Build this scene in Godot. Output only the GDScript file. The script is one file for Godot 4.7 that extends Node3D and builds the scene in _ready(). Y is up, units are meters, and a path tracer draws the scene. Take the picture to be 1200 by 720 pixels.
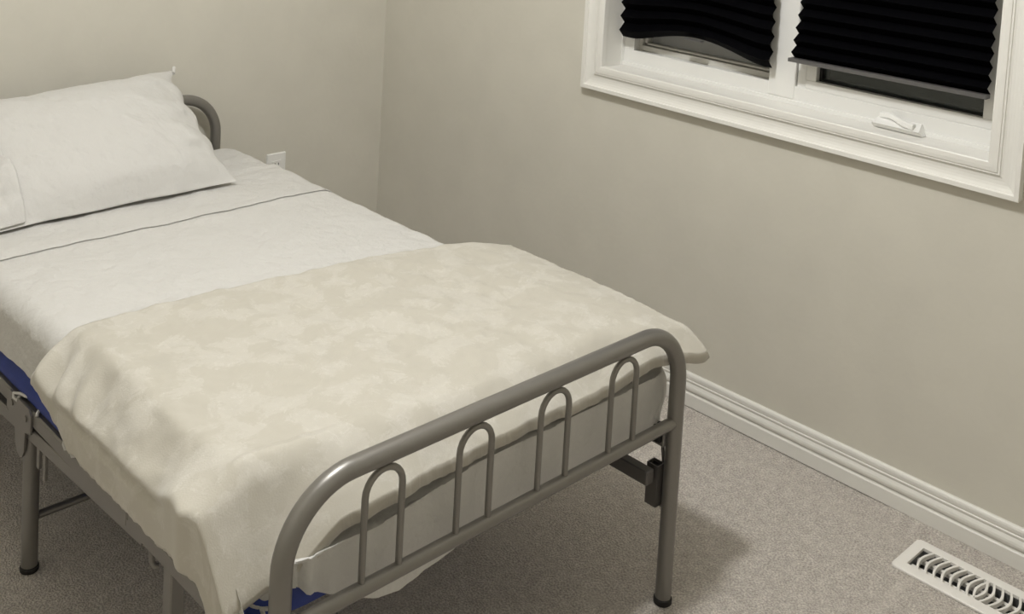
extends Node3D

# ---------------------------------------------------------------- mesh builder
class MB:
	var v := PackedVector3Array()
	var ix := PackedInt32Array()
	var uv := PackedVector2Array()
	var col := PackedColorArray()

	func vert(p: Vector3, t := Vector2.ZERO) -> int:
		v.append(p)
		uv.append(t)
		return v.size() - 1

	func tri(a: int, b: int, c: int) -> void:
		ix.append(a); ix.append(b); ix.append(c)

	func poly(pts: Array, away: Vector3) -> void:   # flat convex face that points away from a point inside
		var mid := Vector3.ZERO
		for p in pts: mid += p
		mid /= pts.size()
		var n: Vector3 = (pts[2] - pts[0]).cross(pts[1] - pts[0])
		var flip := n.dot(mid - away) < 0.0
		var first := v.size()
		for p in pts: vert(p, Vector2(p.x + p.y, p.z + p.y))
		for k in range(1, pts.size() - 1):
			if flip: tri(first, first + k + 1, first + k)
			else: tri(first, first + k, first + k + 1)

	func box(lo: Vector3, hi: Vector3, b := 0.0) -> void:   # chamfered box
		var c := (lo + hi) * 0.5
		var h := (hi - lo) * 0.5
		b = minf(b, minf(h.x, minf(h.y, h.z)) * 0.95)
		var P := func(sx, sy, sz, axis):
			var q := Vector3(h.x - b, h.y - b, h.z - b)
			q[axis] = h[axis]
			return c + Vector3(q.x * sx, q.y * sy, q.z * sz)
		for s in [-1.0, 1.0]:
			poly([P.call(s, -1, -1, 0), P.call(s, 1, -1, 0), P.call(s, 1, 1, 0), P.call(s, -1, 1, 0)], c)
			poly([P.call(-1, s, -1, 1), P.call(1, s, -1, 1), P.call(1, s, 1, 1), P.call(-1, s, 1, 1)], c)
			poly([P.call(-1, -1, s, 2), P.call(1, -1, s, 2), P.call(1, 1, s, 2), P.call(-1, 1, s, 2)], c)
		if b <= 0.0: return
		for s in [-1.0, 1.0]:
			for t in [-1.0, 1.0]:
				poly([P.call(s, t, -1, 0), P.call(s, t, 1, 0), P.call(s, t, 1, 1), P.call(s, t, -1, 1)], c)
				poly([P.call(s, -1, t, 0), P.call(s, 1, t, 0), P.call(s, 1, t, 2), P.call(s, -1, t, 2)], c)
				poly([P.call(-1, s, t, 1), P.call(1, s, t, 1), P.call(1, s, t, 2), P.call(-1, s, t, 2)], c)
				for r in [-1.0, 1.0]:
					poly([P.call(s, t, r, 0), P.call(s, t, r, 1), P.call(s, t, r, 2)], c)

	func tube(pts: Array, r: float, seg := 14, caps := true) -> void:
		var n := pts.size()
		var dir: Vector3 = (pts[1] - pts[0]).normalized()
		var side := dir.cross(Vector3(0.13, 0.21, 0.97)).normalized()
		if side.length() < 0.5: side = dir.cross(Vector3.RIGHT).normalized()
		var rings := []
		for i in n:
			var d: Vector3
			if i == 0: d = pts[1] - pts[0]
			elif i == n - 1: d = pts[n - 1] - pts[n - 2]
			else: d = (pts[i + 1] - pts[i]).normalized() + (pts[i] - pts[i - 1]).normalized()
			d = d.normalized()
			side = (side - d * side.dot(d)).normalized()
			var up := d.cross(side)
			var ring := []
			for k in seg:
				var a := TAU * k / seg
				ring.append(vert(pts[i] + (side * cos(a) + up * sin(a)) * r, Vector2(float(k) / seg, float(i))))
			rings.append(ring)
		for i in n - 1:
			for k in seg:
				var k2 := (k + 1) % seg
				tri(rings[i][k], rings[i][k2], rings[i + 1][k])
				tri(rings[i][k2], rings[i + 1][k2], rings[i + 1][k])
		if caps:
			for e in [0, n - 1]:
				var q := []
				for k in seg: q.append(v[rings[e][k]])
				var into: Vector3 = pts[1] if e == 0 else pts[n - 2]
				poly(q, into)

	func prism(section: Array, a: Vector3, b: Vector3, ex: Vector3, ey: Vector3, mitre_a := Vector2.ZERO, mitre_b := Vector2.ZERO, caps := true) -> void:
		# section points (p, q) become a + ex p + ey q, ends cut at a slant: each end moves along the run by p * mitre.x + q * mitre.y
		var run := (b - a).normalized()
		var A := []
		var B := []
		for s in section:
			A.append(a + ex * s.x + ey * s.y + run * (s.x * mitre_a.x + s.y * mitre_a.y))
			B.append(b + ex * s.x + ey * s.y - run * (s.x * mitre_b.x + s.y * mitre_b.y))
		var n := section.size()
		var area := 0.0
		for i in n: area += section[i].cross(section[(i + 1) % n])
		var turned := (area > 0.0) == (ex.cross(ey).dot(run) > 0.0)
		for i in n:
			var j := (i + 1) % n
			var f := v.size()
			var q: Array = [A[i], A[j], B[j], B[i]]
			for p in q: vert(p, Vector2(p.z + p.x, p.y))
			if turned: tri(f, f + 2, f + 1); tri(f, f + 3, f + 2)
			else: tri(f, f + 1, f + 2); tri(f, f + 2, f + 3)
		if caps:
			var flat := PackedVector2Array(section)
			var t := Geometry2D.triangulate_polygon(flat)
			for e in 2:
				var f := v.size()
				for p in (A if e == 0 else B): vert(p)
				for k in range(0, t.size(), 3):
					var p0: Vector3 = v[f + t[k]]
					var nn := (v[f + t[k + 2]] - p0).cross(v[f + t[k + 1]] - p0)
					var want := -run if e == 0 else run
					if nn.dot(want) > 0.0: tri(f + t[k], f + t[k + 1], f + t[k + 2])
					else: tri(f + t[k], f + t[k + 2], f + t[k + 1])

	func lathe(profile: Array, at: Vector3, seg := 32) -> void:   # (radius, height) points round the y axis
		var rings := []
		for p in profile:
			var ring := []
			for k in seg:
				var a := TAU * k / seg
				ring.append(vert(at + Vector3(cos(a) * p.x, p.y, sin(a) * p.x)))
			rings.append(ring)
		for i in profile.size() - 1:
			for k in seg:
				var k2 := (k + 1) % seg
				tri(rings[i][k], rings[i][k2], rings[i + 1][k])
				tri(rings[i][k2], rings[i + 1][k2], rings[i + 1][k])

	func cloth(fn: Callable, nu: int, nv: int, thick: float, flat = null) -> void:
		# fn(u, v) is the upper surface; a lower one follows at the given thickness and a rounded edge joins them
		var P := PackedVector3Array()
		var T := PackedVector2Array()
		for j in nv + 1:
			for i in nu + 1:
				var u := float(i) / nu
				var w := float(j) / nv
				P.append(fn.call(u, w))
				T.append(flat.call(u, w) if flat != null else Vector2(u, w))
		var W := nu + 1
		var N := PackedVector3Array()
		for j in nv + 1:
			for i in nu + 1:
				var a := P[j * W + mini(i + 1, nu)] - P[j * W + maxi(i - 1, 0)]
				var b := P[mini(j + 1, nv) * W + i] - P[maxi(j - 1, 0) * W + i]
				N.append(b.cross(a).normalized())
		var f := v.size()
		for k in P.size(): vert(P[k], T[k])
		for k in P.size(): vert(P[k] - N[k] * thick, T[k])
		var S := P.size()
		for j in nv:
			for i in nu:
				var a := f + j * W + i
				tri(a, a + 1, a + W); tri(a + 1, a + W + 1, a + W)
				a += S
				tri(a, a + W, a + 1); tri(a + 1, a + W, a + W + 1)
		var rim := []
		for i in nu: rim.append(i)
		for j in nv: rim.append(j * W + nu)
		for i in nu: rim.append(nv * W + nu - i)
		for j in nv: rim.append((nv - j) * W)
		var mid := []
		for k in rim:
			var i: int = k % W
			var j: int = k / W
			var out := Vector3.ZERO
			if i == 0: out += P[k] - P[k + 1]
			if i == nu: out += P[k] - P[k - 1]
			if j == 0: out += P[k] - P[k + W]
			if j == nv: out += P[k] - P[k - W]
			mid.append(vert(P[k] - N[k] * thick * 0.5 + out.normalized() * thick * 0.5, T[k]))
		for q in rim.size():
			var r := (q + 1) % rim.size()
			var a: int = f + rim[q]
			var b: int = f + rim[r]
			tri(a, mid[q], b); tri(b, mid[q], mid[r])
			tri(a + S, b + S, mid[q]); tri(b + S, mid[r], mid[q])

	func mesh() -> ArrayMesh:
		var vol := 0.0
		var c := Vector3.ZERO
		for p in v: c += p
		c /= maxi(v.size(), 1)
		for k in range(0, ix.size(), 3):
			vol += (v[ix[k]] - c).dot((v[ix[k + 2]] - c).cross(v[ix[k + 1]] - c))
		if vol < 0.0:
			for k in range(0, ix.size(), 3):
				var t := ix[k + 1]
				ix[k + 1] = ix[k + 2]
				ix[k + 2] = t
		var N := PackedVector3Array()
		N.resize(v.size())
		for k in range(0, ix.size(), 3):
			var a := v[ix[k]]
			var n := (v[ix[k + 2]] - a).cross(v[ix[k + 1]] - a)
			for q in 3: N[ix[k + q]] += n
		for k in N.size(): N[k] = N[k].normalized() if N[k].length() > 1e-14 else Vector3.UP
		var arr := []
		arr.resize(Mesh.ARRAY_MAX)
		arr[Mesh.ARRAY_VERTEX] = v
		arr[Mesh.ARRAY_NORMAL] = N
		arr[Mesh.ARRAY_TEX_UV] = uv
		arr[Mesh.ARRAY_INDEX] = ix
		if col.size() == v.size(): arr[Mesh.ARRAY_COLOR] = col
		var m := ArrayMesh.new()
		m.add_surface_from_arrays(Mesh.PRIMITIVE_TRIANGLES, arr)
		return m

# ---------------------------------------------------------------- helpers
var M := {}

func obj(called: String, mb: MB, m: Material, parent: Node = self) -> MeshInstance3D:
	var o := MeshInstance3D.new()
	o.name = called
	o.mesh = mb.mesh()
	o.material_override = m
	parent.add_child(o, true)
	return o

func obj_mesh(called: String, mesh: Mesh, m: Material, parent: Node, at := Vector3.ZERO) -> MeshInstance3D:
	var o := MeshInstance3D.new()
	o.name = called
	o.mesh = mesh
	o.material_override = m
	o.position = at
	parent.add_child(o, true)
	return o

func thing(called: String, label: String, category: String) -> Node3D:
	var o := Node3D.new()
	o.name = called
	o.set_meta("label", label)
	o.set_meta("category", category)
	add_child(o, true)
	return o

func structure(o: Node, label: String, category: String) -> void:
	o.set_meta("kind", "structure")
	o.set_meta("label", label)
	o.set_meta("category", category)

func noise(seed_: int, freq: float, octaves := 3, warp := 0.0) -> FastNoiseLite:
	var n := FastNoiseLite.new()
	n.seed = seed_
	n.noise_type = FastNoiseLite.TYPE_SIMPLEX_SMOOTH
	n.frequency = freq
	n.fractal_octaves = octaves
	if warp > 0.0:
		n.domain_warp_enabled = true
		n.domain_warp_amplitude = warp
		n.domain_warp_frequency = freq * 1.5
	return n

func grey_bytes(n: FastNoiseLite, size: int) -> PackedByteArray:
	var im := n.get_seamless_image(size, size)
	im.convert(Image.FORMAT_L8)
	return im.get_data()

func tinted(bytes: PackedByteArray, size: int, a: Color, b: Color) -> ImageTexture:
	var out := PackedByteArray()
	out.resize(size * size * 3)
	for k in size * size:
		var t := bytes[k] / 255.0
		out[k * 3] = int(clampf(lerpf(a.r, b.r, t), 0, 1) * 255.0)
		out[k * 3 + 1] = int(clampf(lerpf(a.g, b.g, t), 0, 1) * 255.0)
		out[k * 3 + 2] = int(clampf(lerpf(a.b, b.b, t), 0, 1) * 255.0)
	return ImageTexture.create_from_image(Image.create_from_data(size, size, false, Image.FORMAT_RGB8, out))

func grey_tex(bytes: PackedByteArray, size: int) -> ImageTexture:
	return ImageTexture.create_from_image(Image.create_from_data(size, size, false, Image.FORMAT_L8, bytes))

func mat(c: Color, rough: float, metal := 0.0) -> StandardMaterial3D:
	var m := StandardMaterial3D.new()
	m.albedo_color = c
	m.roughness = rough
	m.metallic = metal
	return m

func rgb(r: int, g: int, b: int) -> Color:
	return Color(r / 255.0, g / 255.0, b / 255.0)

func triplanar(m: StandardMaterial3D, scale_: float) -> void:
	m.uv1_triplanar = true
	m.uv1_world_triplanar = true
	m.uv1_scale = Vector3.ONE * scale_

func bumpy(m: StandardMaterial3D, tex: Texture2D, cm: float) -> void:
	m.heightmap_enabled = true
	m.heightmap_texture = tex
	m.heightmap_scale = cm

# ---------------------------------------------------------------- measures
const WX := 2.345          # face of the window wall
const WZ := -2.98          # face of the head wall
const LX := -0.45          # face of the wall behind the camera's left
const BZ := 0.75           # face of the wall behind the camera
const CEIL := 2.44
const FZ := -1.189         # plane of the footboard
const HZ := -2.93          # plane of the headboard
const BL := 0.802          # left and right posts of the bed
const BR := 1.678
const TOP := 0.505         # top of the made bed

func _ready() -> void:
	setup_camera_and_light()
	make_materials()
	build_room()
	build_window()
	build_bed()
	build_bedding()
	build_blinds()
	build_small_things()

func setup_camera_and_light() -> void:
	var cam := Camera3D.new()
	cam.name = "camera"
	add_child(cam)
	# a 3:4 photograph of which the lower part is kept: the lens axis lies above the frame
	cam.transform = Transform3D(Basis(Vector3(0.71498206, 0.05538326, 0.69694573), Vector3(0.01794592, 0.99507521, -0.09748467), Vector3(-0.69891244, 0.08220712, 0.71046702)), Vector3(0, 1.45, 0))
	cam.near = 0.05
	cam.far = 60.0
	cam.projection = Camera3D.PROJECTION_FRUSTUM
	cam.size = 0.05 * 720.0 / 1294.915
	cam.frustum_offset = Vector2(0.0, -0.05 * 440.0 / 1294.915)
	cam.current = true
	var env := Environment.new()
	env.background_mode = Environment.BG_COLOR
	env.background_color = Color(0.012, 0.013, 0.016)
	env.tonemap_mode = Environment.TONE_MAPPER_LINEAR
	env.tonemap_exposure = 1.0
	env.sdfgi_enabled = true
	env.ssao_enabled = true
	env.ssil_enabled = true
	var we := WorldEnvironment.new()
	we.name = "surroundings"
	we.environment = env
	add_child(we)
	# the room's one lamp: a flush glass dome in the middle of the ceiling
	var lamp := thing("ceiling_lamp", "round flush ceiling lamp with frosted glass dome", "lamp")
	lamp.position = Vector3(1.05, CEIL, -1.28)
	var base := MB.new()
	base.lathe([Vector2(0.0, 0.0), Vector2(0.15, 0.0), Vector2(0.155, -0.006), Vector2(0.155, -0.024), Vector2(0.148, -0.03), Vector2(0.0, -0.03)], Vector3.ZERO)
	obj("base", base, mat(rgb(200, 198, 192), 0.35, 0.6), lamp)
	var dome := MB.new()
	var prof := [Vector2(0.0, -0.03)]
	for k in 13:
		var a := PI / 2 * k / 12.0
		prof.append(Vector2(0.14 * cos(a), -0.03 - 0.075 * sin(a)))
	dome.lathe(prof, Vector3.ZERO)
	var glow := mat(Color(1, 0.97, 0.9), 0.4)
	glow.emission_enabled = true
	glow.emission = Color(1.0, 0.99, 0.97)
	glow.emission_energy_multiplier = 3.0
	obj("glass_dome", dome, glow, lamp)
	var light := OmniLight3D.new()
	light.name = "lamp_light"
	light.position = Vector3(1.05, CEIL - 0.075, -1.28)
	light.light_color = Color(1.0, 1.0, 0.995)
	light.light_energy = 2.08
	light.light_size = 0.07
	light.omni_range = 8.0
	light.omni_attenuation = 2.0
	light.shadow_enabled = true
	add_child(light)

func make_materials() -> void:
	var fine := grey_bytes(noise(3, 0.22, 3), 512)
	var soft := grey_bytes(noise(5, 0.012, 4), 512)
	var paint := mat(rgb(212, 208, 196), 0.62)
	paint.albedo_texture = tinted(soft, 512, rgb(249, 249, 249), rgb(255, 255, 255))
	triplanar(paint, 0.8)
	bumpy(paint, grey_tex(grey_bytes(noise(11, 0.12, 2), 512), 512), 0.02)
	M.paint = paint
	var ceil_paint := mat(rgb(245, 244, 241), 0.8)
	M.ceiling = ceil_paint
	var trim := mat(rgb(228, 226, 220), 0.42)
	M.trim = trim
	M.vinyl = mat(rgb(229, 228, 224), 0.45)
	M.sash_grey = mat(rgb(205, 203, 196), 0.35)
	# carpet: short looped pile, mixed greys
	var pile := noise(21, 0.10, 4)
	pile.fractal_gain = 0.65
	var pile_bytes := grey_bytes(pile, 1024)
	var blot := grey_bytes(noise(23, 0.02, 3, 20.0), 1024)
	var mixed := PackedByteArray()
	mixed.resize(1024 * 1024)
	for k in 1024 * 1024:
		mixed[k] = clampi(int(128.0 + (pile_bytes[k] - 128.0) * 1.1 + (blot[k] - 128.0) * 0.3), 0, 255)
	var carpet := mat(Color.WHITE, 0.95)
	carpet.albedo_texture = tinted(mixed, 1024, rgb(146, 138, 131), rgb(237, 230, 221))
	triplanar(carpet, 1.6)
	bumpy(carpet, grey_tex(pile_bytes, 1024), 0.4)
	carpet.rim_enabled = true
	carpet.rim = 0.3
	M.carpet = carpet
	# bed frame: silver grey sprayed steel
	var steel := mat(rgb(136, 133, 128), 0.36, 0.6)
	steel.roughness_texture = null
	M.steel = steel
	M.steel_dark = mat(rgb(106, 103, 100), 0.42, 0.5)
	M.black = mat(rgb(18, 17, 17), 0.55)
	M.rubber = mat(rgb(24, 22, 21), 0.6)
	# bedding
	var weave := grey_bytes(noise(31, 0.35, 2), 512)
	var linen := mat(rgb(212, 210, 206), 0.88)
	linen.albedo_texture = tinted(weave, 512, rgb(246, 246, 246), rgb(255, 255, 255))
	triplanar(linen, 3.0)
	bumpy(linen, grey_tex(grey_bytes(noise(33, 0.02, 4, 12.0), 512), 512), 0.25)
	linen.rim_enabled = true
	linen.rim = 0.2
	M.linen = linen
	var blue := mat(rgb(44, 66, 150), 0.6)
	blue.albedo_texture = tinted(soft, 512, rgb(205, 205, 210), rgb(255, 255, 255))
	triplanar(blue, 4.0)
	bumpy(blue, grey_tex(weave, 512), 0.05)
	M.blue = blue
	# plush blanket: brushed nap in pale strokes on cream
	var strokes := noise(41, 0.009, 4, 90.0)
	strokes.fractal_gain = 0.6
	var s1 := grey_bytes(strokes, 1024)
	var st2 := noise(43, 0.022, 4, 60.0)
	st2.fractal_type = FastNoiseLite.FRACTAL_RIDGED
	var s2 := grey_bytes(st2, 1024)
	var s3 := grey_bytes(noise(45, 0.3, 2), 1024)
	var nap := PackedByteArray()
	nap.resize(1024 * 1024)
	for k in 1024 * 1024:
		var big := smoothstep(108.0, 152.0, float(s1[k]))
		var line := smoothstep(175.0, 235.0, float(s2[k])) * smoothstep(105.0, 140.0, float(s1[k]))
		nap[k] = clampi(int(255.0 * (0.45 * big + 0.55 * line) + (s3[k] - 128.0) * 0.16), 0, 255)
	var plush := mat(Color.WHITE, 0.9)
	plush.albedo_texture = tinted(nap, 1024, rgb(191, 186, 174), rgb(206, 202, 193))
	plush.uv1_scale = Vector3(1.0, 1.0, 1.0)
	bumpy(plush, grey_tex(s3, 1024), 0.03)
	plush.rim_enabled = true
	plush.rim = 0.5
	M.plush = plush
	# window things
	var paper := mat(rgb(4, 4, 6), 0.6)
	paper.metallic_specular = 0.12
	M.paper = paper
	M.strip = mat(rgb(92, 90, 89), 0.5)
	var glass := mat(Color(0.55, 0.6, 0.6, 0.12), 0.03)
	glass.transparency = BaseMaterial3D.TRANSPARENCY_ALPHA
	M.glass = glass
	M.screen = mat(rgb(140, 133, 124), 0.9)
	M.plastic = mat(rgb(235, 234, 230), 0.35)
	M.vent = mat(rgb(236, 233, 228), 0.4)
	M.duct = mat(rgb(128, 128, 127), 0.45, 0.6)
	M.slot_shade = mat(rgb(14, 13, 13), 0.9)  # near-black colour painted in for the shade inside the outlet slots

# ---------------------------------------------------------------- room
func build_room() -> void:
	# floor with the opening of the air duct; a fine grid that carries the brushed lanes of the pile
	var f := MB.new()
	var vx := [2.158, 2.238]
	var vz := [-0.93, -0.652]
	var xs := []
	var zs := []
	for k in 141: xs.append(lerpf(LX - 0.1, WX + 0.1, k / 140.0))
	for k in 161: zs.append(lerpf(WZ - 0.1, BZ + 0.1, k / 160.0))
	for e in vx: xs.append(e)
	for e in vz: zs.append(e)
	xs.sort()
	zs.sort()
	var lanes := noise(61, 0.9, 2)
	for j in zs.size():
		for i in xs.size():
			# lanes of brushed pile: the tufts stand a millimetre or two higher in one lane than in the next
			var lane := sin((xs[i] + 0.12 * zs[j] + 0.2 * lanes.get_noise_2d(xs[i], zs[j])) * TAU / 0.34)
			var p := Vector3(xs[i], -0.0022 * smoothstep(-0.35, 0.35, lane) - 0.0012 * absf(lanes.get_noise_2d(xs[i] * 4.0, zs[j] * 4.0)), zs[j])
			f.vert(p, Vector2(p.x, p.z))
	var W := xs.size()
	for j in zs.size() - 1:
		for i in W - 1:
			if xs[i] > vx[0] - 1e-4 and xs[i + 1] < vx[1] + 1e-4 and zs[j] > vz[0] - 1e-4 and zs[j + 1] < vz[1] + 1e-4: continue
			var a := j * W + i
			f.tri(a, a + 1, a + W)
			f.tri(a + 1, a + W + 1, a + W)
	# underside and edges give the floor its thickness
	var lo := Vector3(LX - 0.1, -0.12, WZ - 0.1)
	var hi := Vector3(WX + 0.1, -0.012, BZ + 0.1)
	for b in [[lo, Vector3(vx[0], hi.y, hi.z)], [Vector3(vx[1], lo.y, lo.z), hi], [Vector3(vx[0], lo.y, lo.z), Vector3(vx[1], hi.y, vz[0])], [Vector3(vx[0], lo.y, vz[1]), Vector3(vx[1], hi.y, hi.z)]]:
		f.box(b[0], b[1])
	structure(obj("floor", f, M.carpet), "grey-beige cut pile carpet covering the bedroom floor", "floor")
	var c := MB.new()
	c.box(Vector3(LX - 0.1, CEIL, WZ - 0.1), Vector3(WX + 0.2, CEIL + 0.1, BZ + 0.1))
	structure(obj("ceiling", c, M.ceiling), "plain white bedroom ceiling", "ceiling")
	var w := MB.new()
	w.box(Vector3(LX - 0.1, 0, WZ - 0.1), Vector3(WX + 0.16, CEIL, WZ))
	structure(obj("wall_head", w, M.paint), "greige painted wall behind the head of the bed", "wall")
	w = MB.new()
	w.box(Vector3(LX - 0.1, 0, WZ), Vector3(LX, CEIL, BZ + 0.1))
	structure(obj("wall_left", w, M.paint), "greige painted wall across from the window", "wall")
	w = MB.new()
	w.box(Vector3(LX, 0, BZ), Vector3(WX + 0.16, CEIL, BZ + 0.1))
	structure(obj("wall_back", w, M.paint), "greige painted wall across from the bed head", "wall")
	# window wall round its opening
	w = MB.new()
	var oz := [-1.995, -0.892]
	var oy := [0.82, 1.99]
	w.box(Vector3(WX, 0, WZ), Vector3(WX + 0.16, oy[0], BZ))
	w.box(Vector3(WX, oy[1], WZ), Vector3(WX + 0.16, CEIL, BZ))
	w.box(Vector3(WX, oy[0], WZ), Vector3(WX + 0.16, oy[1], oz[0]))
	w.box(Vector3(WX, oy[0], oz[1]), Vector3(WX + 0.16, oy[1], BZ))
	structure(obj("wall_window", w, M.paint), "greige painted wall that holds the window", "wall")
	# baseboards: (height, thickness) moulding
	var prof := [Vector2(0, 0), Vector2(0, 0.0145), Vector2(0.0325, 0.0145), Vector2(0.0345, 0.0125), Vector2(0.0355, 0.0068), Vector2(0.038, 0.0072), Vector2(0.042, 0.0118), Vector2(0.047, 0.0128), Vector2(0.052, 0.0118), Vector2(0.057, 0.009), Vector2(0.0595, 0.0072), Vector2(0.0615, 0.0072), Vector2(0.0625, 0.0092), Vector2(0.066, 0.0094), Vector2(0.0675, 0.0076), Vector2(0.072, 0.0086), Vector2(0.078, 0.0088), Vector2(0.082, 0.0075), Vector2(0.0845, 0.0045), Vector2(0.085, 0)]
	var b1 := MB.new()
	b1.prism(prof, Vector3(WX, 0, WZ), Vector3(WX, 0, BZ), Vector3.UP, Vector3.LEFT, Vector2(0, 1), Vector2.ZERO)
	structure(obj("baseboard_window", b1, M.trim), "white moulded baseboard along the wall under the window", "baseboard")
	var b2 := MB.new()
	b2.prism(prof, Vector3(LX, 0, WZ), Vector3(WX, 0, WZ), Vector3.UP, Vector3.BACK, Vector2.ZERO, Vector2(0, 1))
	structure(obj("baseboard_head", b2, M.trim), "white moulded baseboard along the wall behind the bed", "baseboard")
	var b3 := MB.new()
	b3.prism(prof, Vector3(LX, 0, WZ), Vector3(LX, 0, BZ), Vector3.UP, Vector3.RIGHT)
	structure(obj("baseboard_left", b3, M.trim), "white moulded baseboard along the wall across from the window", "baseboard")
	var b4 := MB.new()
	b4.prism(prof, Vector3(LX, 0, BZ), Vector3(WX, 0, BZ), Vector3.UP, Vector3.FORWARD)
	structure(obj("baseboard_back", b4, M.trim), "white moulded baseboard along the wall across from the bed head", "baseboard")

# ---------------------------------------------------------------- window
func build_window() -> void:
	var T := 2.0       # height where the unseen head of the window would lie
	var zl := -1.983
	var zr := -0.9034
	var ys := 0.832
	var yt := 1.98
	var xf := 2.423
	# mitred casing round the opening
	var trim := Node3D.new()
	trim.name = "trim_1"
	add_child(trim)
	structure(trim, "white moulded casing round the bedroom window", "casing")
	var prof := [Vector2(0, 0), Vector2(0, 0.022), Vector2(0.0098, 0.022), Vector2(0.011, 0.0205), Vector2(0.0118, 0.0165), Vector2(0.014, 0.0158), Vector2(0.019, 0.0138), Vector2(0.025, 0.0123), Vector2(0.032, 0.0117), Vector2(0.0385, 0.0122), Vector2(0.043, 0.0138), Vector2(0.0442, 0.0165), Vector2(0.0462, 0.0168), Vector2(0.0472, 0.0148), Vector2(0.0484, 0.0148), Vector2(0.0498, 0.0175), Vector2(0.058, 0.0182), Vector2(0.067, 0.0178), Vector2(0.0695, 0.0162), Vector2(0.0702, 0)]
	var wd := 0.0702
	var o0 := Vector2(zl - wd + 0.002, ys - wd + 0.004)
	var o1 := Vector2(zr + wd - 0.002, yt + wd - 0.004)
	var m := Vector2(1, 0)
	for s in [[Vector3(WX, o0.y, o0.x), Vector3(WX, o0.y, o1.x), Vector3.UP], [Vector3(WX, o1.y, o0.x), Vector3(WX, o1.y, o1.x), Vector3.DOWN], [Vector3(WX, o0.y, o0.x), Vector3(WX, o1.y, o0.x), Vector3.BACK], [Vector3(WX, o0.y, o1.x), Vector3(WX, o1.y, o1.x), Vector3.FORWARD]]:
		var b := MB.new()
		b.prism(prof, s[0], s[1], s[2], Vector3.LEFT, m, m)
		obj("casing_board", b, M.trim, trim)
	# boards that line the opening, vinyl frame, sashes and panes
	var win := Node3D.new()
	win.name = "window_1"
	add_child(win)
	structure(win, "white two-part casement window with dark panes at night", "window")
	for q in [[Vector3(WX - 0.004, ys - 0.012, zl - 0.012), Vector3(xf + 0.07, ys, zr + 0.012)], [Vector3(WX - 0.004, yt, zl - 0.01), Vector3(xf + 0.07, yt + 0.01, zr + 0.01)], [Vector3(WX - 0.004, ys, zl - 0.012), Vector3(xf + 0.07, yt, zl)], [Vector3(WX - 0.004, ys, zr), Vector3(xf + 0.07, yt, zr + 0.011)]]:
		var b := MB.new()
		b.box(q[0], q[1], 0.001)
		obj("jamb_board", b, M.trim, win)
	var fr := MB.new()
	var xb := xf + 0.06
	var e := 0.0012
	fr.box(Vector3(xf, ys, zl), Vector3(xb, 0.8787, zr), e)
	fr.box(Vector3(xf, yt - 0.045, zl), Vector3(xb, yt, zr), e)
	fr.box(Vector3(xf, 0.8785, zl), Vector3(xb, yt - 0.044, -1.946), e)
	fr.box(Vector3(xf, 0.8765, -0.94), Vector3(xb, yt - 0.044, zr), e)
	fr.box(Vector3(xf + 0.006, 0.8765, -1.4262), Vector3(xb, yt - 0.044, -1.402), e)
	obj("window_frame", fr, M.vinyl, win)
	var mu := MB.new()
	mu.box(Vector3(xf - 0.002, 0.8455, -1.504), Vector3(xb - 0.002, yt - 0.044, -1.4285), 0.002)
	obj("mullion", mu, M.vinyl, win)
	for q in [[Vector3(xf - 0.006, ys, zl), Vector3(xf + 0.01, ys + 0.011, zr)], [Vector3(xf - 0.011, ys, zl), Vector3(xf + 0.01, yt, zl + 0.0025)]]:
		var sb := MB.new()
		sb.box(q[0], q[1], 0.0006)
		obj("stop_bead", sb, M.vinyl, win)
	# fixed light beside the mullion: recessed sash
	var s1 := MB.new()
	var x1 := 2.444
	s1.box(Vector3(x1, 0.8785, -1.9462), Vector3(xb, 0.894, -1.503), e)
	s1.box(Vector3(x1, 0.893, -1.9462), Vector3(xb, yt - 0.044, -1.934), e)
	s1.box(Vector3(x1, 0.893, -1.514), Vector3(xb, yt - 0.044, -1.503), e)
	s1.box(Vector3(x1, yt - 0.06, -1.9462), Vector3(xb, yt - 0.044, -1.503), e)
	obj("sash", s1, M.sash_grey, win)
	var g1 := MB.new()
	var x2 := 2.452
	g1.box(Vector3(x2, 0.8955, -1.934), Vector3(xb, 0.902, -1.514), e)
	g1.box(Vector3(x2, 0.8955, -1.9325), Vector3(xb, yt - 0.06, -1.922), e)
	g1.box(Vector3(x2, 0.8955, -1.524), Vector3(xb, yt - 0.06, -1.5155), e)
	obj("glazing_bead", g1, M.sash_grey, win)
	var sc := MB.new()
	sc.box(Vector3(2.474, 0.9, -1.923), Vector3(2.4755, yt - 0.055, -1.523))
	obj("insect_screen", sc, M.screen, win).set_meta("label", "grey insect screen behind the fixed pane")
	var p1 := MB.new()
	p1.box(Vector3(2.462, 0.9, -1.923), Vector3(2.465, yt - 0.055, -1.523))
	obj("pane", p1, M.glass, win)
	# opening casement
	var s2 := MB.new()
	var x3 := xf + 0.002
	s2.box(Vector3(x3, 0.8785, -1.4005), Vector3(xb, 0.901, -0.9415), e)
	s2.box(Vector3(x3 + 0.001, 0.9, -1.4005), Vector3(xb, yt - 0.046, -1.3735), e)
	s2.box(Vector3(x3 + 0.001, 0.9, -0.9635), Vector3(xb, yt - 0.046, -0.9415), e)
	s2.box(Vector3(x3, yt - 0.07, -1.4005), Vector3(xb, yt - 0.046, -0.9415), e)
	obj("sash", s2, M.vinyl, win)
	var g2 := MB.new()
	g2.box(Vector3(2.4405, 0.9005, -1.373), Vector3(xb, 0.9045, -0.964), 0.001)
	g2.box(Vector3(2.4405, 0.9045, -1.373), Vector3(xb, yt - 0.07, -1.366), 0.001)
	obj("gasket", g2, M.black, win)
	var p2 := MB.new()
	p2.box(Vector3(2.452, 0.9, -1.374), Vector3(2.455, yt - 0.07, -0.963))
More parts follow.
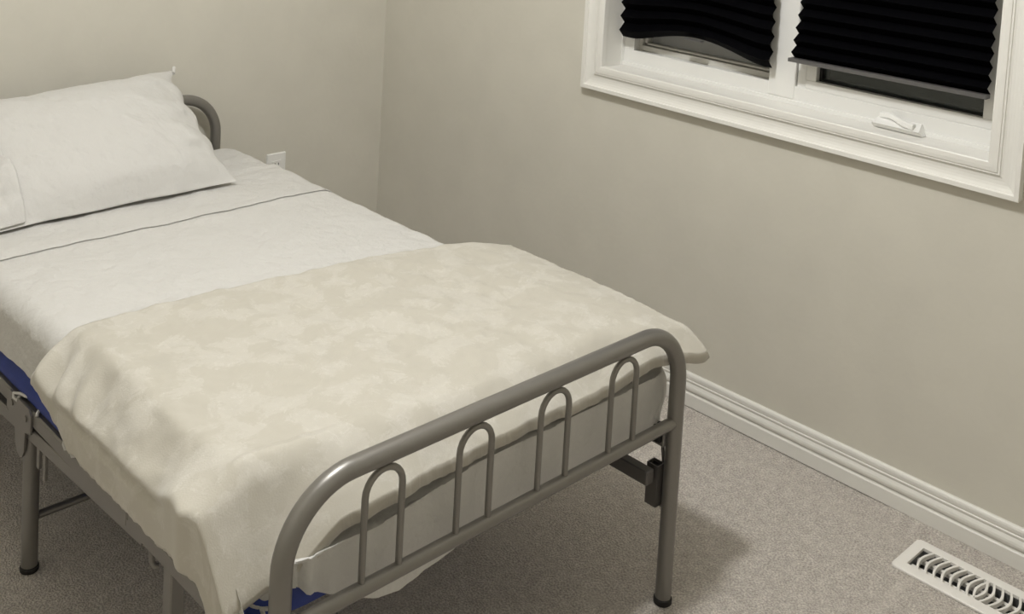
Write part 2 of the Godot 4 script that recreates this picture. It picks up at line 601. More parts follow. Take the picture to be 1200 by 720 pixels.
	obj("pane", p2, M.glass, win)
	# folding crank at the foot of the casement
	var cr := MB.new()
	var sec := [Vector2(0.011, 0), Vector2(0.0, 0.011), Vector2(0.006, 0.0125), Vector2(0.028, 0.024), Vector2(0.036, 0.024), Vector2(0.036, 0)]
	cr.prism(sec, Vector3(2.388, 0.8335, -1.203), Vector3(2.388, 0.8335, -1.082), Vector3.RIGHT, Vector3.UP, Vector2(0.25, 0.0), Vector2(0.0, 0.5))
	var crank := obj("crank_handle", cr, M.plastic, win)
	var lv := MB.new()
	var pts := []
	for k in 17:
		var t := k / 16.0
		pts.append(Vector3(2.4165 - 0.019 * smoothstep(0.15, 0.85, t), 0.8625 - 0.008 * smoothstep(0.2, 0.8, t) + 0.004 * sin(t * PI), lerpf(-1.193, -1.103, t)))
	for k in 16:
		var a: Vector3 = pts[k]
		var b: Vector3 = pts[k + 1]
		lv.prism([Vector2(-0.008, -0.008), Vector2(-0.008, 0.002), Vector2(-0.006, 0.004), Vector2(0.006, 0.004), Vector2(0.008, 0.002), Vector2(0.008, -0.008)], a, b, Vector3.RIGHT, Vector3.UP)
	obj("lever", lv, M.plastic, crank)

# ---------------------------------------------------------------- bed frame
func arch(z: float, top: float, r: float) -> Array:
	var pts := [Vector3(BL, 0.012, z), Vector3(BL, 0.15, z), Vector3(BL, 0.3, z)]
	for k in 15:
		var a := PI - PI / 2 * k / 14.0
		pts.append(Vector3(BL + r + r * cos(a), top - r + r * sin(a), z))
	pts.append(Vector3((BL + BR) * 0.5, top, z))
	for k in 15:
		var a := PI / 2 - PI / 2 * k / 14.0
		pts.append(Vector3(BR - r + r * cos(a), top - r + r * sin(a), z))
	pts.append(Vector3(BR, 0.3, z))
	pts.append(Vector3(BR, 0.15, z))
	pts.append(Vector3(BR, 0.012, z))
	return pts

func build_bed() -> void:
	var bed := thing("folding_bed_frame", "silver grey tubular steel folding bed frame with arched ends and looped spindles", "bed frame")
	for q in [[FZ, 0.5585, 0.365, "footboard"], [HZ, 0.637, 0.42, "headboard"]]:
		var z: float = q[0]
		var mb := MB.new()
		mb.tube(arch(z, q[1], 0.112), 0.0155, 18)
		var board := obj(q[3], mb, M.steel, bed)
		var rail := MB.new()
		rail.tube([Vector3(BL, q[2], z), Vector3(1.2, q[2], z), Vector3(BR, q[2], z)], 0.0112, 14)
		obj("cross_rail", rail, M.steel, board)
		for k in 4:
			var c := 0.973 + 0.1805 * k
			var lp := MB.new()
			var h: float = q[1] - 0.0225
			var pts := [Vector3(c - 0.034, q[2], z), Vector3(c - 0.034, h - 0.06, z)]
			for i in 13:
				var a := PI - PI * i / 12.0
				pts.append(Vector3(c + 0.034 * cos(a), h - 0.034 + 0.034 * sin(a), z))
			pts.append(Vector3(c + 0.034, h - 0.06, z))
			pts.append(Vector3(c + 0.034, q[2], z))
			lp.tube(pts, 0.0054, 10)
			obj("spindle_loop", lp, M.steel, board)
		for x in [BL, BR]:
			var cap := MB.new()
			cap.lathe([Vector2(0.0, 0.0), Vector2(0.0165, 0.0), Vector2(0.018, 0.002), Vector2(0.018, 0.01), Vector2(0.0165, 0.0125), Vector2(0.0, 0.0125)], Vector3(x, 0, z), 18)
			obj("foot_cap", cap, M.rubber, board)
	# side rails: square tube in two lengths that meet at the fold
	for side in [0, 1]:
		var xo := 0.786 if side == 0 else 1.694
		var xi := 0.812 if side == 0 else 1.668
		var xa := minf(xo, xi)
		var xb := maxf(xo, xi)
		for seg in [[-2.915, -1.6125], [-1.609, -1.204]]:
			var r := MB.new()
			r.box(Vector3(xa, 0.307, seg[0]), Vector3(xb, 0.337, seg[1]), 0.003)
			obj("side_rail", r, M.steel, bed)
		# lower brace that rises to the rail towards the foot
		var br := MB.new()
		var sgn := 1.0 if side == 0 else -1.0
		br.prism([Vector2(0, 0), Vector2(0, 0.021), Vector2(0.002, 0.023), Vector2(0.016, 0.023), Vector2(0.016, 0)], Vector3(xo + sgn * 0.001, 0.2585, -2.29), Vector3(xo + sgn * 0.001, 0.3035, -1.56), Vector3(sgn, 0, 0), Vector3.UP)
		obj("lower_brace", br, M.steel, bed)
		# middle leg
		var lx := 0.8005 if side == 0 else 1.6795
		var leg := MB.new()
		leg.tube([Vector3(lx, 0.01, -2.04), Vector3(lx, 0.15, -2.04), Vector3(lx, 0.283, -2.04)], 0.0152, 18)
		var lg := obj("middle_leg", leg, M.steel, bed)
		var cap := MB.new()
		cap.lathe([Vector2(0.0, 0.0), Vector2(0.016, 0.0), Vector2(0.0175, 0.002), Vector2(0.0175, 0.009), Vector2(0.016, 0.011), Vector2(0.0, 0.011)], Vector3(lx, 0, -2.04), 18)
		obj("foot_cap", cap, M.rubber, lg)
		# hinge plate with a tongue
		var pl := MB.new()
		var out := [Vector2(-2.118, 0.327), Vector2(-2.105, 0.341), Vector2(-2.012, 0.341), Vector2(-2.0, 0.33), Vector2(-2.0, 0.295), Vector2(-2.026, 0.288), Vector2(-2.029, 0.25), Vector2(-2.037, 0.236), Vector2(-2.05, 0.231), Vector2(-2.063, 0.235), Vector2(-2.072, 0.248), Vector2(-2.078, 0.288), Vector2(-2.118, 0.302)]
		var xp := 0.7815 if side == 0 else 1.6945
		pl.prism(out, Vector3(xp, 0, 0), Vector3(xp + 0.004, 0, 0), Vector3.BACK, Vector3.UP)
		var plate := obj("hinge_plate", pl, M.steel, bed)
		for rv in [[-2.09, 0.322], [-2.022, 0.318]]:
			var riv := MB.new()
			var rx := 0.779 if side == 0 else 1.7005
			riv.tube([Vector3(rx, rv[1], rv[0]), Vector3(rx + 0.003, rv[1], rv[0])], 0.006, 10)
			obj("rivet", riv, M.steel, plate)
		for st in [[-1.988, -1.976, 0.235, 0.295], [-1.958, -1.948, 0.225, 0.292]]:
			var s := MB.new()
			var sx := 0.789 if side == 0 else 1.685
			s.box(Vector3(sx, st[2], st[0]), Vector3(sx + 0.006, st[3], st[1]), 0.001)
			obj("fold_strap", s, M.steel, bed)
		# catch under the rail
		var hk := MB.new()
		hk.tube([Vector3(xo + sgn * 0.006, 0.312, -1.535), Vector3(xo + sgn * 0.006, 0.29, -1.533), Vector3(xo + sgn * 0.009, 0.283, -1.529), Vector3(xo + sgn * 0.014, 0.282, -1.527)], 0.005, 8)
		obj("rail_catch", hk, M.steel, bed)
		# hanging socket for the end board's brace
		if side == 0:
			var post := MB.new()
			post.box(Vector3(0.788, 0.16, -1.4885), Vector3(0.812, 0.309, -1.4625), 0.002)
			obj("drop_post", post, M.steel, bed)
		else:
			var sk := MB.new()
			for q in [[Vector3(1.653, 0.194, -1.2275), Vector3(1.655, 0.276, -1.2055)], [Vector3(1.673, 0.194, -1.2275), Vector3(1.675, 0.276, -1.2055)], [Vector3(1.653, 0.194, -1.2295), Vector3(1.675, 0.276, -1.2275)], [Vector3(1.653, 0.194, -1.2055), Vector3(1.675, 0.276, -1.2035)]]:
				sk.box(q[0], q[1])
			var socket := obj("square_socket", sk, M.steel_dark, bed)
			var ins := MB.new()
			ins.box(Vector3(1.655, 0.196, -1.2275), Vector3(1.673, 0.27, -1.2055))
			obj("socket_plug", ins, M.black, socket)
	var cb := MB.new()
	cb.tube([Vector3(0.815, 0.106, -2.04), Vector3(1.24, 0.106, -2.04), Vector3(1.665, 0.106, -2.04)], 0.0078, 12)
	obj("leg_cross_bar", cb, M.steel, bed)
	# brace and bracket behind the footboard's post by the window
	var fb := MB.new()
	fb.box(Vector3(1.624, 0.246, -1.46), Vector3(1.646, 0.274, -1.206), 0.002)
	obj("end_brace", fb, M.steel_dark, bed)
	var bk := MB.new()
	bk.box(Vector3(1.688, 0.175, -1.222), Vector3(1.692, 0.268, -1.19), 0.001)
	obj("post_plate", bk, M.steel, bed)
	var bj := MB.new()
	bj.box(Vector3(1.660, 0.316, -1.232), Vector3(1.684, 0.348, -1.209), 0.002)
	obj("corner_block", bj, M.black, bed)
	var rd := MB.new()
	rd.tube([Vector3(1.676, 0.305, -1.212), Vector3(1.681, 0.26, -1.209)], 0.0035, 8)
	obj("link_rod", rd, M.steel_dark, bed)
	# wire deck between the rails, under the mattress
	for k in 11:
		var z := -2.82 + 0.155 * k
		var s := MB.new()
		s.box(Vector3(0.806, 0.327, z - 0.012), Vector3(1.674, 0.3355, z + 0.012), 0.002)
		obj("deck_slat", s, M.steel, bed)

# ---------------------------------------------------------------- bedding
func drape(X: float, Z: float, c0: Vector2, c1: Vector2, dead: float, r: float, top: float, p := 2.0) -> Vector3:
	# flat cloth point (X, Z) laid over a bed whose core rectangle is c0..c1: level for `dead`, then round an edge of radius r, then straight down
	var qx := clampf(X, c0.x, c1.x)
	var qz := clampf(Z, c0.y, c1.y)
	var d := Vector2(X - qx, Z - qz)
	var len2 := d.length()
	if len2 < 1e-6: return Vector3(X, top, Z)
	var l := pow(pow(absf(d.x), p) + pow(absf(d.y), p), 1.0 / p)
	var n := d / len2
	var over := l - dead
	if over <= 0.0: return Vector3(qx + n.x * l, top, qz + n.y * l)
	var a := minf(over / r, PI / 2)
	var out := dead + r * sin(a)
	var drop := r * (1.0 - cos(a)) + maxf(over - r * PI / 2, 0.0)
	return Vector3(qx + n.x * out, top - drop, qz + n.y * out)

func build_bedding() -> void:
	var wav := noise(71, 5.0, 3)
	var fine := noise(73, 18.0, 3, 0.05)
	# blue mattress
	var mt := MB.new()
	var rings := []
	var ys := [[0.338, 0.0], [0.341, -0.012], [0.35, -0.0165], [0.366, -0.0165], [0.38, -0.008], [0.395, 0.0], [0.47, 0.0], [0.487, 0.008], [0.495, 0.02]]
	var seg := 10
	for y in ys:
		var ring := []
		for c in 4:
			var cx: float = [1.694 - 0.08, 0.806 + 0.08, 0.806 + 0.08, 1.694 - 0.08][c]
			var cz: float = [-1.242 - 0.05, -1.242 - 0.05, -2.872 + 0.08, -2.872 + 0.08][c]
			var rr: Vector2 = [Vector2(0.08, 0.05), Vector2(0.08, 0.05), Vector2(0.08, 0.08), Vector2(0.08, 0.08)][c]
			for k in seg + 1:
				var a := PI / 2 * (c + float(k) / seg)
				var pp := Vector3(cx + (rr.x - y[1]) * cos(a), y[0], cz + (rr.y - maxf(y[1], 0.0)) * sin(a))
				pp.y = minf(pp.y, 0.495 - 0.075 * smoothstep(-1.42, -1.28, pp.z))
				ring.append(mt.vert(pp + Vector3(0, 0.004 * wav.get_noise_2d(pp.x * 2.0, pp.z * 2.0), 0)))
		rings.append(ring)
	var n: int = rings[0].size()
	for i in rings.size() - 1:
		for k in n:
			var k2 := (k + 1) % n
			mt.tri(rings[i][k], rings[i][k2], rings[i + 1][k])
			mt.tri(rings[i][k2], rings[i + 1][k2], rings[i + 1][k])
	for e in [0, rings.size() - 1]:
		var q := []
		for k in n: q.append(mt.v[rings[e][k]])
		mt.poly(q, Vector3(1.25, 0.42, -2.0))
	var mattress := thing("mattress", "thin blue mattress showing under the white sheet on the bed frame", "mattress")
	obj("mattress_body", mt, M.blue, mattress)
	for t in [[-2.077, 0.0], [-1.852, 1.0], [-1.822, 1.0], [-1.985, 2.0]]:
		var tie := MB.new()
		var z: float = t[0]
		if t[1] == 0.0:
			tie.tube([Vector3(0.797, 0.352, z + 0.055), Vector3(0.79, 0.349, z + 0.03), Vector3(0.787, 0.347, z + 0.01), Vector3(0.781, 0.344, z - 0.006), Vector3(0.78, 0.336, z - 0.004), Vector3(0.782, 0.334, z + 0.008), Vector3(0.785, 0.343, z + 0.012)], 0.0028, 8)
		elif t[1] == 1.0:
			tie.tube([Vector3(0.796, 0.361, z - 0.012), Vector3(0.788, 0.353, z - 0.004), Vector3(0.783, 0.343, z), Vector3(0.784, 0.336, z + 0.004), Vector3(0.79, 0.338, z + 0.012), Vector3(0.796, 0.35, z + 0.008)], 0.0035, 8)
		else:
			tie.tube([Vector3(0.796, 0.35, z - 0.004), Vector3(0.788, 0.342, z), Vector3(0.786, 0.338, z + 0.003)], 0.003, 8)
		obj("tie", tie, M.linen, mattress).set_meta("label", "white tie knotted to the rail")
	# fitted sheet at the head end
	var c0 := Vector2(0.872, -2.8)
	var c1 := Vector2(1.628, -1.305)
	var fs := MB.new()
	fs.cloth(func(u, v):
		var X := lerpf(0.872 - 0.17, 1.628 + 0.17, u)
		var Z := lerpf(-2.8 - 0.17, -2.2, v)
		var p := drape(X, Z, c0, c1, 0.035, 0.045, TOP - 0.003, 2.0)
		var s := 0.006 * wav.get_noise_2d(X * 1.5, Z * 1.5) + 0.0016 * fine.get_noise_2d(X * 0.6, Z)
		if p.y > TOP - 0.02: p.y += s * 0.6
		return p, 120, 100, 0.002)
	var fitted := obj("fitted_sheet", fs, M.linen)
	fitted.set_meta("label", "white fitted sheet stretched round the head of the mattress behind the pillow")
	fitted.set_meta("category", "sheet")
	# flat sheet, turned down below the pillow, hanging over both sides and the foot
	var hem := func(X: float) -> float:   # how far the foot hem hangs
		var k := [[0.7, 0.15], [0.84, 0.125], [0.92, 0.165], [0.99, 0.2], [1.05, 0.222], [1.11, 0.2], [1.17, 0.184], [1.28, 0.185], [1.34, 0.182], [1.5, 0.176], [1.69, 0.168], [1.9, 0.165]]
		for i in k.size() - 1:
			if X <= k[i + 1][0]: return lerpf(k[i][1], k[i + 1][1], clampf((X - k[i][0]) / (k[i + 1][0] - k[i][0]), 0, 1))
		return 0.14
	var lay := func(X: float, Z: float, lift: float) -> Vector3:
		var p := drape(X, Z, c0, Vector2(1.628, -1.302), 0.035, 0.045, TOP + lift, 3.0)
		var down := TOP + lift - p.y
		p.y = minf(p.y, TOP + lift - lerpf(lerpf(0.082, 0.06, smoothstep(1.0, 1.2, X)), 0.15, smoothstep(0.845, 0.76, X)) * smoothstep(-1.37, -1.235, p.z))
		if Z > -1.38: p.z -= 0.014 * smoothstep(0.86, 0.78, X) * smoothstep(-1.38, -1.26, Z)
		var s := 0.005 * wav.get_noise_2d(X * 1.3, Z * 1.3) + 0.0012 * fine.get_noise_2d(X * 0.5, Z * 0.9)
		if down < 0.03: p.y += s * (1.0 - smoothstep(-1.4, -1.3, Z))
		else:
			var w := smoothstep(0.03, 0.12, down)
			if Z > -1.302:
				var near_corner := smoothstep(0.98, 0.84, X)
				p.z += w * (0.004 * sin(X * 34.0 + 2.0 * wav.get_noise_2d(X, 3.0)) + 0.006 * wav.get_noise_2d(X * 2.0, 7.0)) - 0.004 * w
				p.z += w * near_corner * 0.006 * sin(X * 160.0)
			if X < 0.872: p.x -= w * (0.003 + 0.003 * sin(Z * 14.0) + 0.005 * wav.get_noise_2d(Z * 1.6, 11.0))
			if X > 1.628: p.x += w * (0.006 * sin(Z * 11.0) + 0.004) + 0.03 * smoothstep(-1.7, -1.34, Z) * smoothstep(0.03, 0.09, down) * (1.0 - 0.6 * smoothstep(0.1, 0.15, down))
		return p
	var ts := MB.new()
	ts.cloth(func(u, v):
		var zt: float = v
		var side := 0.122 + 0.014 * wav.get_noise_1d(zt * 1.3)
		var X := lerpf(0.872 - 0.035 - side - 0.015, 1.628 + 0.035 + 0.16, u)
		var Z := lerpf(-2.6, -1.302 + 0.035 + 0.02 + hem.call(X), v)
		return lay.call(X, Z, 0.0), 170, 230, 0.002)
	var sheet := thing("flat_sheet", "white flat sheet tucked over the bed and turned down below the pillow", "sheet")
	obj("sheet_cloth", ts, M.linen, sheet)
	var td := MB.new()
	td.cloth(func(u, v):
		var X := lerpf(0.872 - 0.035 - 0.13, 1.628 + 0.035 + 0.05, u)
		var Z := lerpf(-2.602, -2.348 + 0.003 * wav.get_noise_1d(X * 3.0), v)
		var p: Vector3 = lay.call(X, Z, 0.0045)
		p.y += 0.0035 * smoothstep(0.1, 0.0, v)
		return p, 120, 40, 0.003)
	obj("turned_down_edge", td, M.linen, sheet)
	build_blanket(wav, fine)
	build_pillow(wav, fine)

func build_blanket(wav: FastNoiseLite, fine: FastNoiseLite) -> void:
	var head := func(X: float) -> float:
		var k := [[0.55, -1.9], [0.7, -1.9], [0.85, -1.9], [1.1, -1.893], [1.374, -1.858], [1.63, -1.807], [1.78, -1.735]]
		for i in k.size() - 1:
			if X <= k[i + 1][0]:
				var t := clampf((X - k[i][0]) / (k[i + 1][0] - k[i][0]), 0, 1)
				return lerpf(k[i][1], k[i + 1][1], 0.5 * t + 0.5 * smoothstep(0.0, 1.0, t))
		return -1.735
	var ytop := 0.533
	# how the thick cloth bends over an edge: a puffed slope first, then straight down; (outward, down) for every 2 mm of cloth
	var tables := []
	for q in [[46.0, 0.102, 0.130, 95.0], [14.0, 0.098, 0.118, 92.0], [37.0, 0.14, 0.18, 90.0], [66.0, 0.14, 0.18, 90.0]]:
		var tb := []
		var bo := 0.0
		var bd := 0.0
		for i in 200:
			tb.append(Vector2(bo, bd))
			var l := i * 0.002
			var ang := deg_to_rad(q[0] * smoothstep(0.0, 0.035, l) + (q[3] - q[0]) * smoothstep(q[1], q[2], l))
			bo += 0.002 * cos(ang)
			bd += 0.002 * sin(ang)
		tables.append(tb)
	var bend := func(which: int, l: float) -> Vector2:
		var at := clampf(l / 0.002, 0.0, 198.0)
		var i := int(at)
		return tables[which][i].lerp(tables[which][i + 1], at - i)
	var flat := func(u: float, v: float) -> Vector2:
		var hang := 0.138 + 0.056 * smoothstep(0.03, 0.2, v) + 0.014 * smoothstep(0.7, 0.9, v) + 0.006 * wav.get_noise_1d(v * 5.0)
		var xr := 1.763 + 0.004 * wav.get_noise_1d(v * 3.0 + 9.0) + 0.012 * smoothstep(0.8, 1.0, v)
		var X := lerpf(0.832 - hang, xr, u)
		var zf := -1.315 + 0.114 + 0.011 * smoothstep(1.1, 0.95, X) + 0.04 * smoothstep(0.95, 0.83, X) + 0.02 * smoothstep(1.6, 1.75, X)
		var Z := lerpf(head.call(X), zf, v)
		return Vector2(X, Z)
	var b := MB.new()
	b.cloth(func(u, v):
		var q: Vector2 = flat.call(u, v)
		var X := q.x
		var Z := q.y
		var zs := lerpf(-1.315, -1.262, smoothstep(1.5, 1.72, X))
		var dx := maxf(0.832 - X, 0.0)
		var dz := maxf(Z - zs, 0.0)
		var p := Vector3(X, ytop, Z)
		var end_fold := smoothstep(-1.46, -1.335, Z)      # the folded corner by the foot stands out almost level
		var side: Vector2 = bend.call(0, dx).lerp(bend.call(1, dx), end_fold)
		var foot: Vector2 = bend.call(3, dz).lerp(bend.call(2, dz), smoothstep(0.80, 1.02, X))
		p = Vector3(X + dx - side.x, ytop - side.y - foot.y, Z - dz + foot.x)
		p.x += 0.35 * foot.x * smoothstep(0.07, 0.13, dx)
		# the free edge by the window: nearly level, sagging only towards the foot
		var rim := smoothstep(1.66, 1.77, X)
		p.y -= 0.010 * rim * rim + 0.012 * rim * smoothstep(-1.42, -1.22, Z)
		var wl := smoothstep(0.02, 0.1, dx)
		var level := 1.0 - wl
		p.y += level * (1.0 - 0.7 * rim) * (0.008 * wav.get_noise_2d(X * 0.9, Z * 0.9) + 0.0025 * wav.get_noise_2d(X * 3.0 + 5.0, Z * 3.0) + 0.0008 * fine.get_noise_2d(X * 0.7, Z * 1.2))
		# lip of the fold that runs along the foot, ending in a point at the free corner
		var lip := exp(-pow((Z - zs + 0.004) / 0.018, 2.0)) * smoothstep(1.15, 0.82, X)
		p.y += 0.013 * lip * (1.0 - smoothstep(0.03, 0.09, dx))
		p.x -= 0.008 * exp(-pow((Z - zs + 0.004) / 0.022, 2.0)) * smoothstep(0.06, 0.11, dx)
		# gathers on the hanging side, deepest by the head corner
		var cor := smoothstep(-1.58, -1.84, Z)
		var gather := 0.009 * cor * sin((Z + 0.5 * p.y) * TAU / 0.075 + 0.6) + 0.0035 * sin((Z + 0.9 * p.y) * TAU / 0.19 + 1.0) + 0.006 * wav.get_noise_2d(Z * 1.3, p.y * 2.0)
		gather *= 1.0 - 0.75 * smoothstep(0.1, 0.135, dx)
		p.x -= wl * gather * (1.0 - 0.6 * end_fold)
		p.y += wl * 0.6 * gather * (1.0 - 0.6 * end_fold)
		# crease under the puffed edge
		p.x += 0.008 * exp(-pow((dx - 0.132) / 0.008, 2.0)) * smoothstep(-1.86, -1.7, Z) * (1.0 - end_fold)
		# pinched corner by the head
		var tip := wl * smoothstep(-1.84, -1.9, Z)
		p.x -= 0.006 * tip
		p.y += 0.010 * tip * smoothstep(0.06, 0.15, dx)
		return p, 240, 170, 0.026, flat)
	var o := obj("blanket", b, M.plush)
	o.set_meta("label", "cream plush blanket folded across the foot of the bed")
	o.set_meta("category", "blanket")

func build_pillow(wav: FastNoiseLite, fine: FastNoiseLite) -> void:
	var ex := Vector3(0.998, 0.055, -0.03).normalized()
	var ey := Vector3(-0.01, 0.49, -0.872).normalized()
	ey = (ey - ex * ey.dot(ex)).normalized()
	var en := ex.cross(ey).normalized()
	var c := Vector3(1.162, 0.622, -2.672)
	var surf := func(u: float, v: float, side: float, lift: float) -> Vector3:
		var a := u * 2.0 - 1.0
		var b := v * 2.0 - 1.0
		var w := 0.335 * (1.0 - 0.05 * (1.0 - b * b)) + 0.012 * pow(absf(a), 8.0) * pow(absf(b), 8.0)
		var h := 0.212 * (1.0 - 0.035 * (1.0 - a * a))
		var th := 0.082 * pow(maxf((1.0 - pow(absf(a), 3.2)) * (1.0 - pow(absf(b), 2.6)), 0.0), 0.62)
		# gathers run in from the ends
		var e := smoothstep(0.45, 1.0, absf(a)) * (1.0 - pow(absf(a), 10.0))
		var gather := 0.010 * e * sin(b * 11.0 + 3.0 * wav.get_noise_2d(b * 0.5, a * 0.3)) + 0.006 * fine.get_noise_2d(a * 0.16, b * 0.10)
		var x := a * w + 0.006 * pow(absf(a), 6.0) * sin(b * 13.0 + 1.0)
		var y := b * h + 0.003 * sin(a * 9.0) * absf(b)
		var p := c + ex * x + ey * y + en * (side * (th + lift) + gather * minf(th * 25.0, 1.0))
		p.x -= 0.022 * maxf(a, 0.0) * smoothstep(0.4, -1.0, b)
		p.y = lerpf(p.y, TOP + 0.014 + lift * 0.5, smoothstep(-0.78, -1.0, b) * 0.95)
		p.y = maxf(p.y, TOP + 0.012 + lift * 0.5)
		return p
	var pl := thing("pillow", "plump white pillow leaning on the head of the bed", "pillow")
	var mb := MB.new()
	var nu := 110
	var nv := 70
	for s in [1.0, -1.0]:
		var f := mb.v.size()
		for j in nv + 1:
			for i in nu + 1:
				var p: Vector3 = surf.call(float(i) / nu, float(j) / nv, s, 0.0)
				mb.vert(p, Vector2(p.x, p.y - p.z))
		for j in nv:
			for i in nu:
				var a := f + j * (nu + 1) + i
				if s > 0.0: mb.tri(a, a + nu + 1, a + 1); mb.tri(a + 1, a + nu + 1, a + nu + 2)
				else: mb.tri(a, a + 1, a + nu + 1); mb.tri(a + 1, a + nu + 2, a + nu + 1)
	obj("pillow_body", mb, M.linen, pl)
	# open end of the case, folded over the pillow's end
	var fl := MB.new()
	fl.cloth(func(u, v):
		var edge := 0.165 - 0.085 * smoothstep(0.3, 1.0, v)
		return surf.call(lerpf(0.005, edge, u), lerpf(0.04, 0.93, v), 1.0, 0.006), 30, 60, 0.004)
	obj("pillowcase_flap", fl, M.linen, pl)
	# corner ears
	for q in [[1.0, 1.0]]:
		var tip := MB.new()
		var at: Vector3 = surf.call(q[0], 0.5 + 0.5 * q[1], 1.0, 0.0)
		var dir: Vector3 = (ex * q[0] * 0.6 + ey * q[1]).normalized() if q[1] > 0 else (ex * 1.0 - ey * 0.3).normalized()
		var k := []
		for i in 5: k.append(at + dir * (-0.014 + 0.0065 * i))
		tip.tube(k, 0.0055, 8)
		obj("case_corner", tip, M.linen, pl)

# ---------------------------------------------------------------- blinds
func blind(called: String, label: String, z0: float, z1: float, skew: float, bottom: Callable, bar: bool) -> void:
	var o := thing(called, label, "blind")
	var xa := 2.372
	var xb := 2.392
	var ytop := 1.972
	var nz := 40
	var count := 62      # half pleats
	var mb := MB.new()
	var rows := []
	for k in count + 1:
		var row := []
		for i in nz + 1:
			var t := float(i) / nz
			var yb: float = bottom.call(t)
			var s := float(k) / count
			# pleats are even down to the last ones, which are pressed together where the edge is lifted
			var y := ytop - 1.025 * s
			var lift := yb - (ytop - 1.025)
			y += lift * pow(s, 10.0)
			var x := xb if k % 2 == 0 else xa
			var z := lerpf(z0 + skew * (y - 0.95), z1, t)
			row.append(Vector3(x, y, z))
		rows.append(row)
	for k in count:
		for i in nz:
			var q: Array = [rows[k][i], rows[k][i + 1], rows[k + 1][i + 1], rows[k + 1][i]]
			var f := mb.v.size()
			for p in q: mb.vert(p)
			for p in q: mb.vert(p + Vector3(0.0012, 0, 0))
			mb.tri(f, f + 1, f + 2); mb.tri(f, f + 2, f + 3)
			mb.tri(f + 4, f + 6, f + 5); mb.tri(f + 4, f + 7, f + 6)
	obj("pleated_paper", mb, M.paper, o)
	if bar:
		var br := MB.new()
		var a: Vector3 = rows[count][0]
		var b: Vector3 = rows[count][nz]
		br.prism([Vector2(0, 0), Vector2(0, 0.009), Vector2(0.022, 0.009), Vector2(0.022, 0)], Vector3(xa - 0.002, a.y - 0.009, a.z - 0.004), Vector3(xa - 0.002, b.y - 0.009, b.z), Vector3.RIGHT, Vector3.UP)
		obj("bottom_strip", br, M.strip, o).set_meta("label", "grey adhesive strip along the bottom edge")
	else:
		var br := MB.new()
		br.box(Vector3(xa, 0.9495, -1.745), Vector3(xb - 0.004, 0.9525, -1.685), 0.001)
		obj("adhesive_strip", br, M.strip, o).set_meta("label", "bit of grey adhesive strip under the lifted edge")

func build_blinds() -> void:
	blind("pleated_blind", "black pleated paper blind with a bowed bottom edge over the fixed pane", -1.962, -1.478, 0.02, func(t): return 0.919 + 0.036 * pow(sin(PI * clampf((t - 0.08) / 0.86, 0, 1)), 1.3), false)
	blind("pleated_blind_001", "black pleated paper blind with a straight grey edge above the crank handle", -1.419, -0.938, 0.12, func(t): return lerpf(0.958, 0.963, t), true)

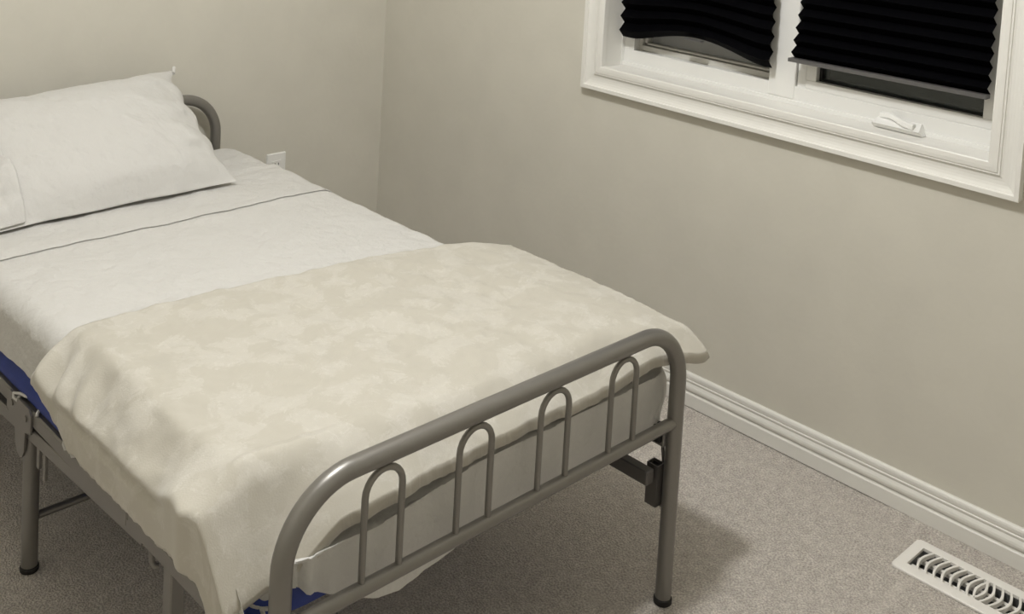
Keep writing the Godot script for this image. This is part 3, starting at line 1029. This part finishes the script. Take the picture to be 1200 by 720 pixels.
# ---------------------------------------------------------------- small things
func build_small_things() -> void:
	# wall outlet
	var ol := thing("wall_outlet", "white wall outlet low on the wall beside the bed head", "outlet")
	var ox := 1.925
	var oy := 0.352
	var pb := MB.new()
	pb.box(Vector3(ox - 0.035, oy - 0.0575, WZ - 0.004), Vector3(ox + 0.035, oy + 0.0575, WZ + 0.006), 0.0025)
	obj("cover_plate", pb, M.plastic, ol)
	for s in [-1.0, 1.0]:
		var fc := MB.new()
		var cy: float = oy + s * 0.0195
		fc.box(Vector3(ox - 0.0165, cy - 0.0145, WZ + 0.004), Vector3(ox + 0.0165, cy + 0.0145, WZ + 0.0078), 0.001)
		var face := obj("receptacle", fc, M.plastic, ol)
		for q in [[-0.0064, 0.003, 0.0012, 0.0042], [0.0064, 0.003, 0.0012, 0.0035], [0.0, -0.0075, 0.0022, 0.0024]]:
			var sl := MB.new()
			sl.box(Vector3(ox + q[0] - q[2], cy + q[1] - q[3], WZ + 0.0065), Vector3(ox + q[0] + q[2], cy + q[1] + q[3], WZ + 0.0081))  # raised solid box, not a recess; its dark colour paints the shade within
			obj("painted_slot", sl, M.slot_shade, face)
	# floor register
	var vent := thing("floor_vent", "white metal floor register with curved louvres in the carpet by the baseboard", "floor vent")
	var x0 := 2.134
	var x1 := 2.263
	var z0 := -0.952
	var z1 := -0.63
	var sx := [2.160, 2.236]
	var sz := [-0.928, -0.654]
	var fr := MB.new()
	# rim: rounded outline down to a rectangular opening
	var ringo := []
	var r := 0.011
	for c in 4:
		var cx: float = [x1 - r, x0 + r, x0 + r, x1 - r][c]
		var cz: float = [z1 - r, z1 - r, z0 + r, z0 + r][c]
		for k in 6:
			var a := PI / 2 * (c + k / 5.0)
			ringo.append(Vector2(cx + r * cos(a), cz + r * sin(a)))
	var inner := func(p: Vector2) -> Vector2: return Vector2(clampf(p.x, sx[0], sx[1]), clampf(p.y, sz[0], sz[1]))
	var prof := [[1.0, 0.0, 0.0], [1.0, 0.0, 0.0035], [1.0, 0.002, 0.0055], [1.0, 0.008, 0.0062]]
	var rs := []
	for q in prof:
		var ring := []
		for p in ringo:
			var ce := Vector2((x0 + x1) * 0.5, (z0 + z1) * 0.5)
			var d: Vector2 = p - ce
			var s := Vector2(d.x * (1.0 - q[1] / ((x1 - x0) * 0.5)), d.y * (1.0 - q[1] / ((z1 - z0) * 0.5)))
			ring.append(Vector3(ce.x + s.x, q[2], ce.y + s.y))
		rs.append(ring)
	var inn := []
	var inb := []
	for k in ringo.size():
		var c := int(k / 6)
		var p := Vector2([sx[1], sx[0], sx[0], sx[1]][c], [sz[1], sz[1], sz[0], sz[0]][c])
		inn.append(Vector3(p.x, 0.0062, p.y))
		inb.append(Vector3(p.x, 0.0, p.y))
	rs.append(inn)
	rs.append(inb)
	for i in rs.size() - 1:
		for k in ringo.size():
			var k2 := (k + 1) % ringo.size()
			var f := fr.v.size()
			for p in [rs[i][k], rs[i][k2], rs[i + 1][k2], rs[i + 1][k]]: fr.vert(p)
			fr.tri(f, f + 1, f + 2)
			fr.tri(f, f + 2, f + 3)
	obj("vent_frame", fr, M.vent, vent)
	# louvres bow away from the middle on both halves
	var zm: float = (sz[0] + sz[1]) * 0.5
	var cnt := 15
	var pitch: float = (sz[1] - sz[0]) / (cnt + 1)
	for k in cnt:
		var zc: float = sz[0] + pitch * (k + 1)
		var sgn := -1.0 if k < 7 else 1.0
		var halves := [sgn] if k != 7 else [-1.0, 1.0]
		for sg in halves:
			var lv := MB.new()
			var off: float = (0.003 * sg) if k == 7 else 0.0
			for i in 8:
				var ta := i / 8.0
				var tb := (i + 1) / 8.0
				var A := Vector3(lerpf(sx[0], sx[1], ta), 0.001, zc + off + sg * (0.010 * sin(PI * ta) - 0.005))
				var B := Vector3(lerpf(sx[0], sx[1], tb), 0.001, zc + off + sg * (0.010 * sin(PI * tb) - 0.005))
				lv.prism([Vector2(-0.0026, -0.004), Vector2(-0.0026, 0.0042), Vector2(-0.0018, 0.005), Vector2(0.0018, 0.005), Vector2(0.0026, 0.0042), Vector2(0.0026, -0.004)], A, B, Vector3.BACK, Vector3.UP, Vector2.ZERO, Vector2.ZERO, false)
			obj("louvre", lv, M.vent, vent)
	for x in [2.182, 2.214]:
		var rb := MB.new()
		rb.box(Vector3(x - 0.006, -0.013, sz[0]), Vector3(x + 0.003, -0.006, sz[1]))
		obj("support_rib", rb, M.vent, vent)
	var duct := MB.new()
	duct.box(Vector3(2.159, -0.45, -0.929), Vector3(2.161, -0.001, -0.653))
	duct.box(Vector3(2.235, -0.45, -0.929), Vector3(2.237, -0.001, -0.653))
	duct.box(Vector3(2.161, -0.45, -0.929), Vector3(2.235, -0.001, -0.927))
	duct.box(Vector3(2.161, -0.45, -0.655), Vector3(2.235, -0.001, -0.653))
	duct.box(Vector3(2.161, -0.45, -0.927), Vector3(2.235, -0.448, -0.655))
	obj("duct_boot", duct, M.duct, vent)
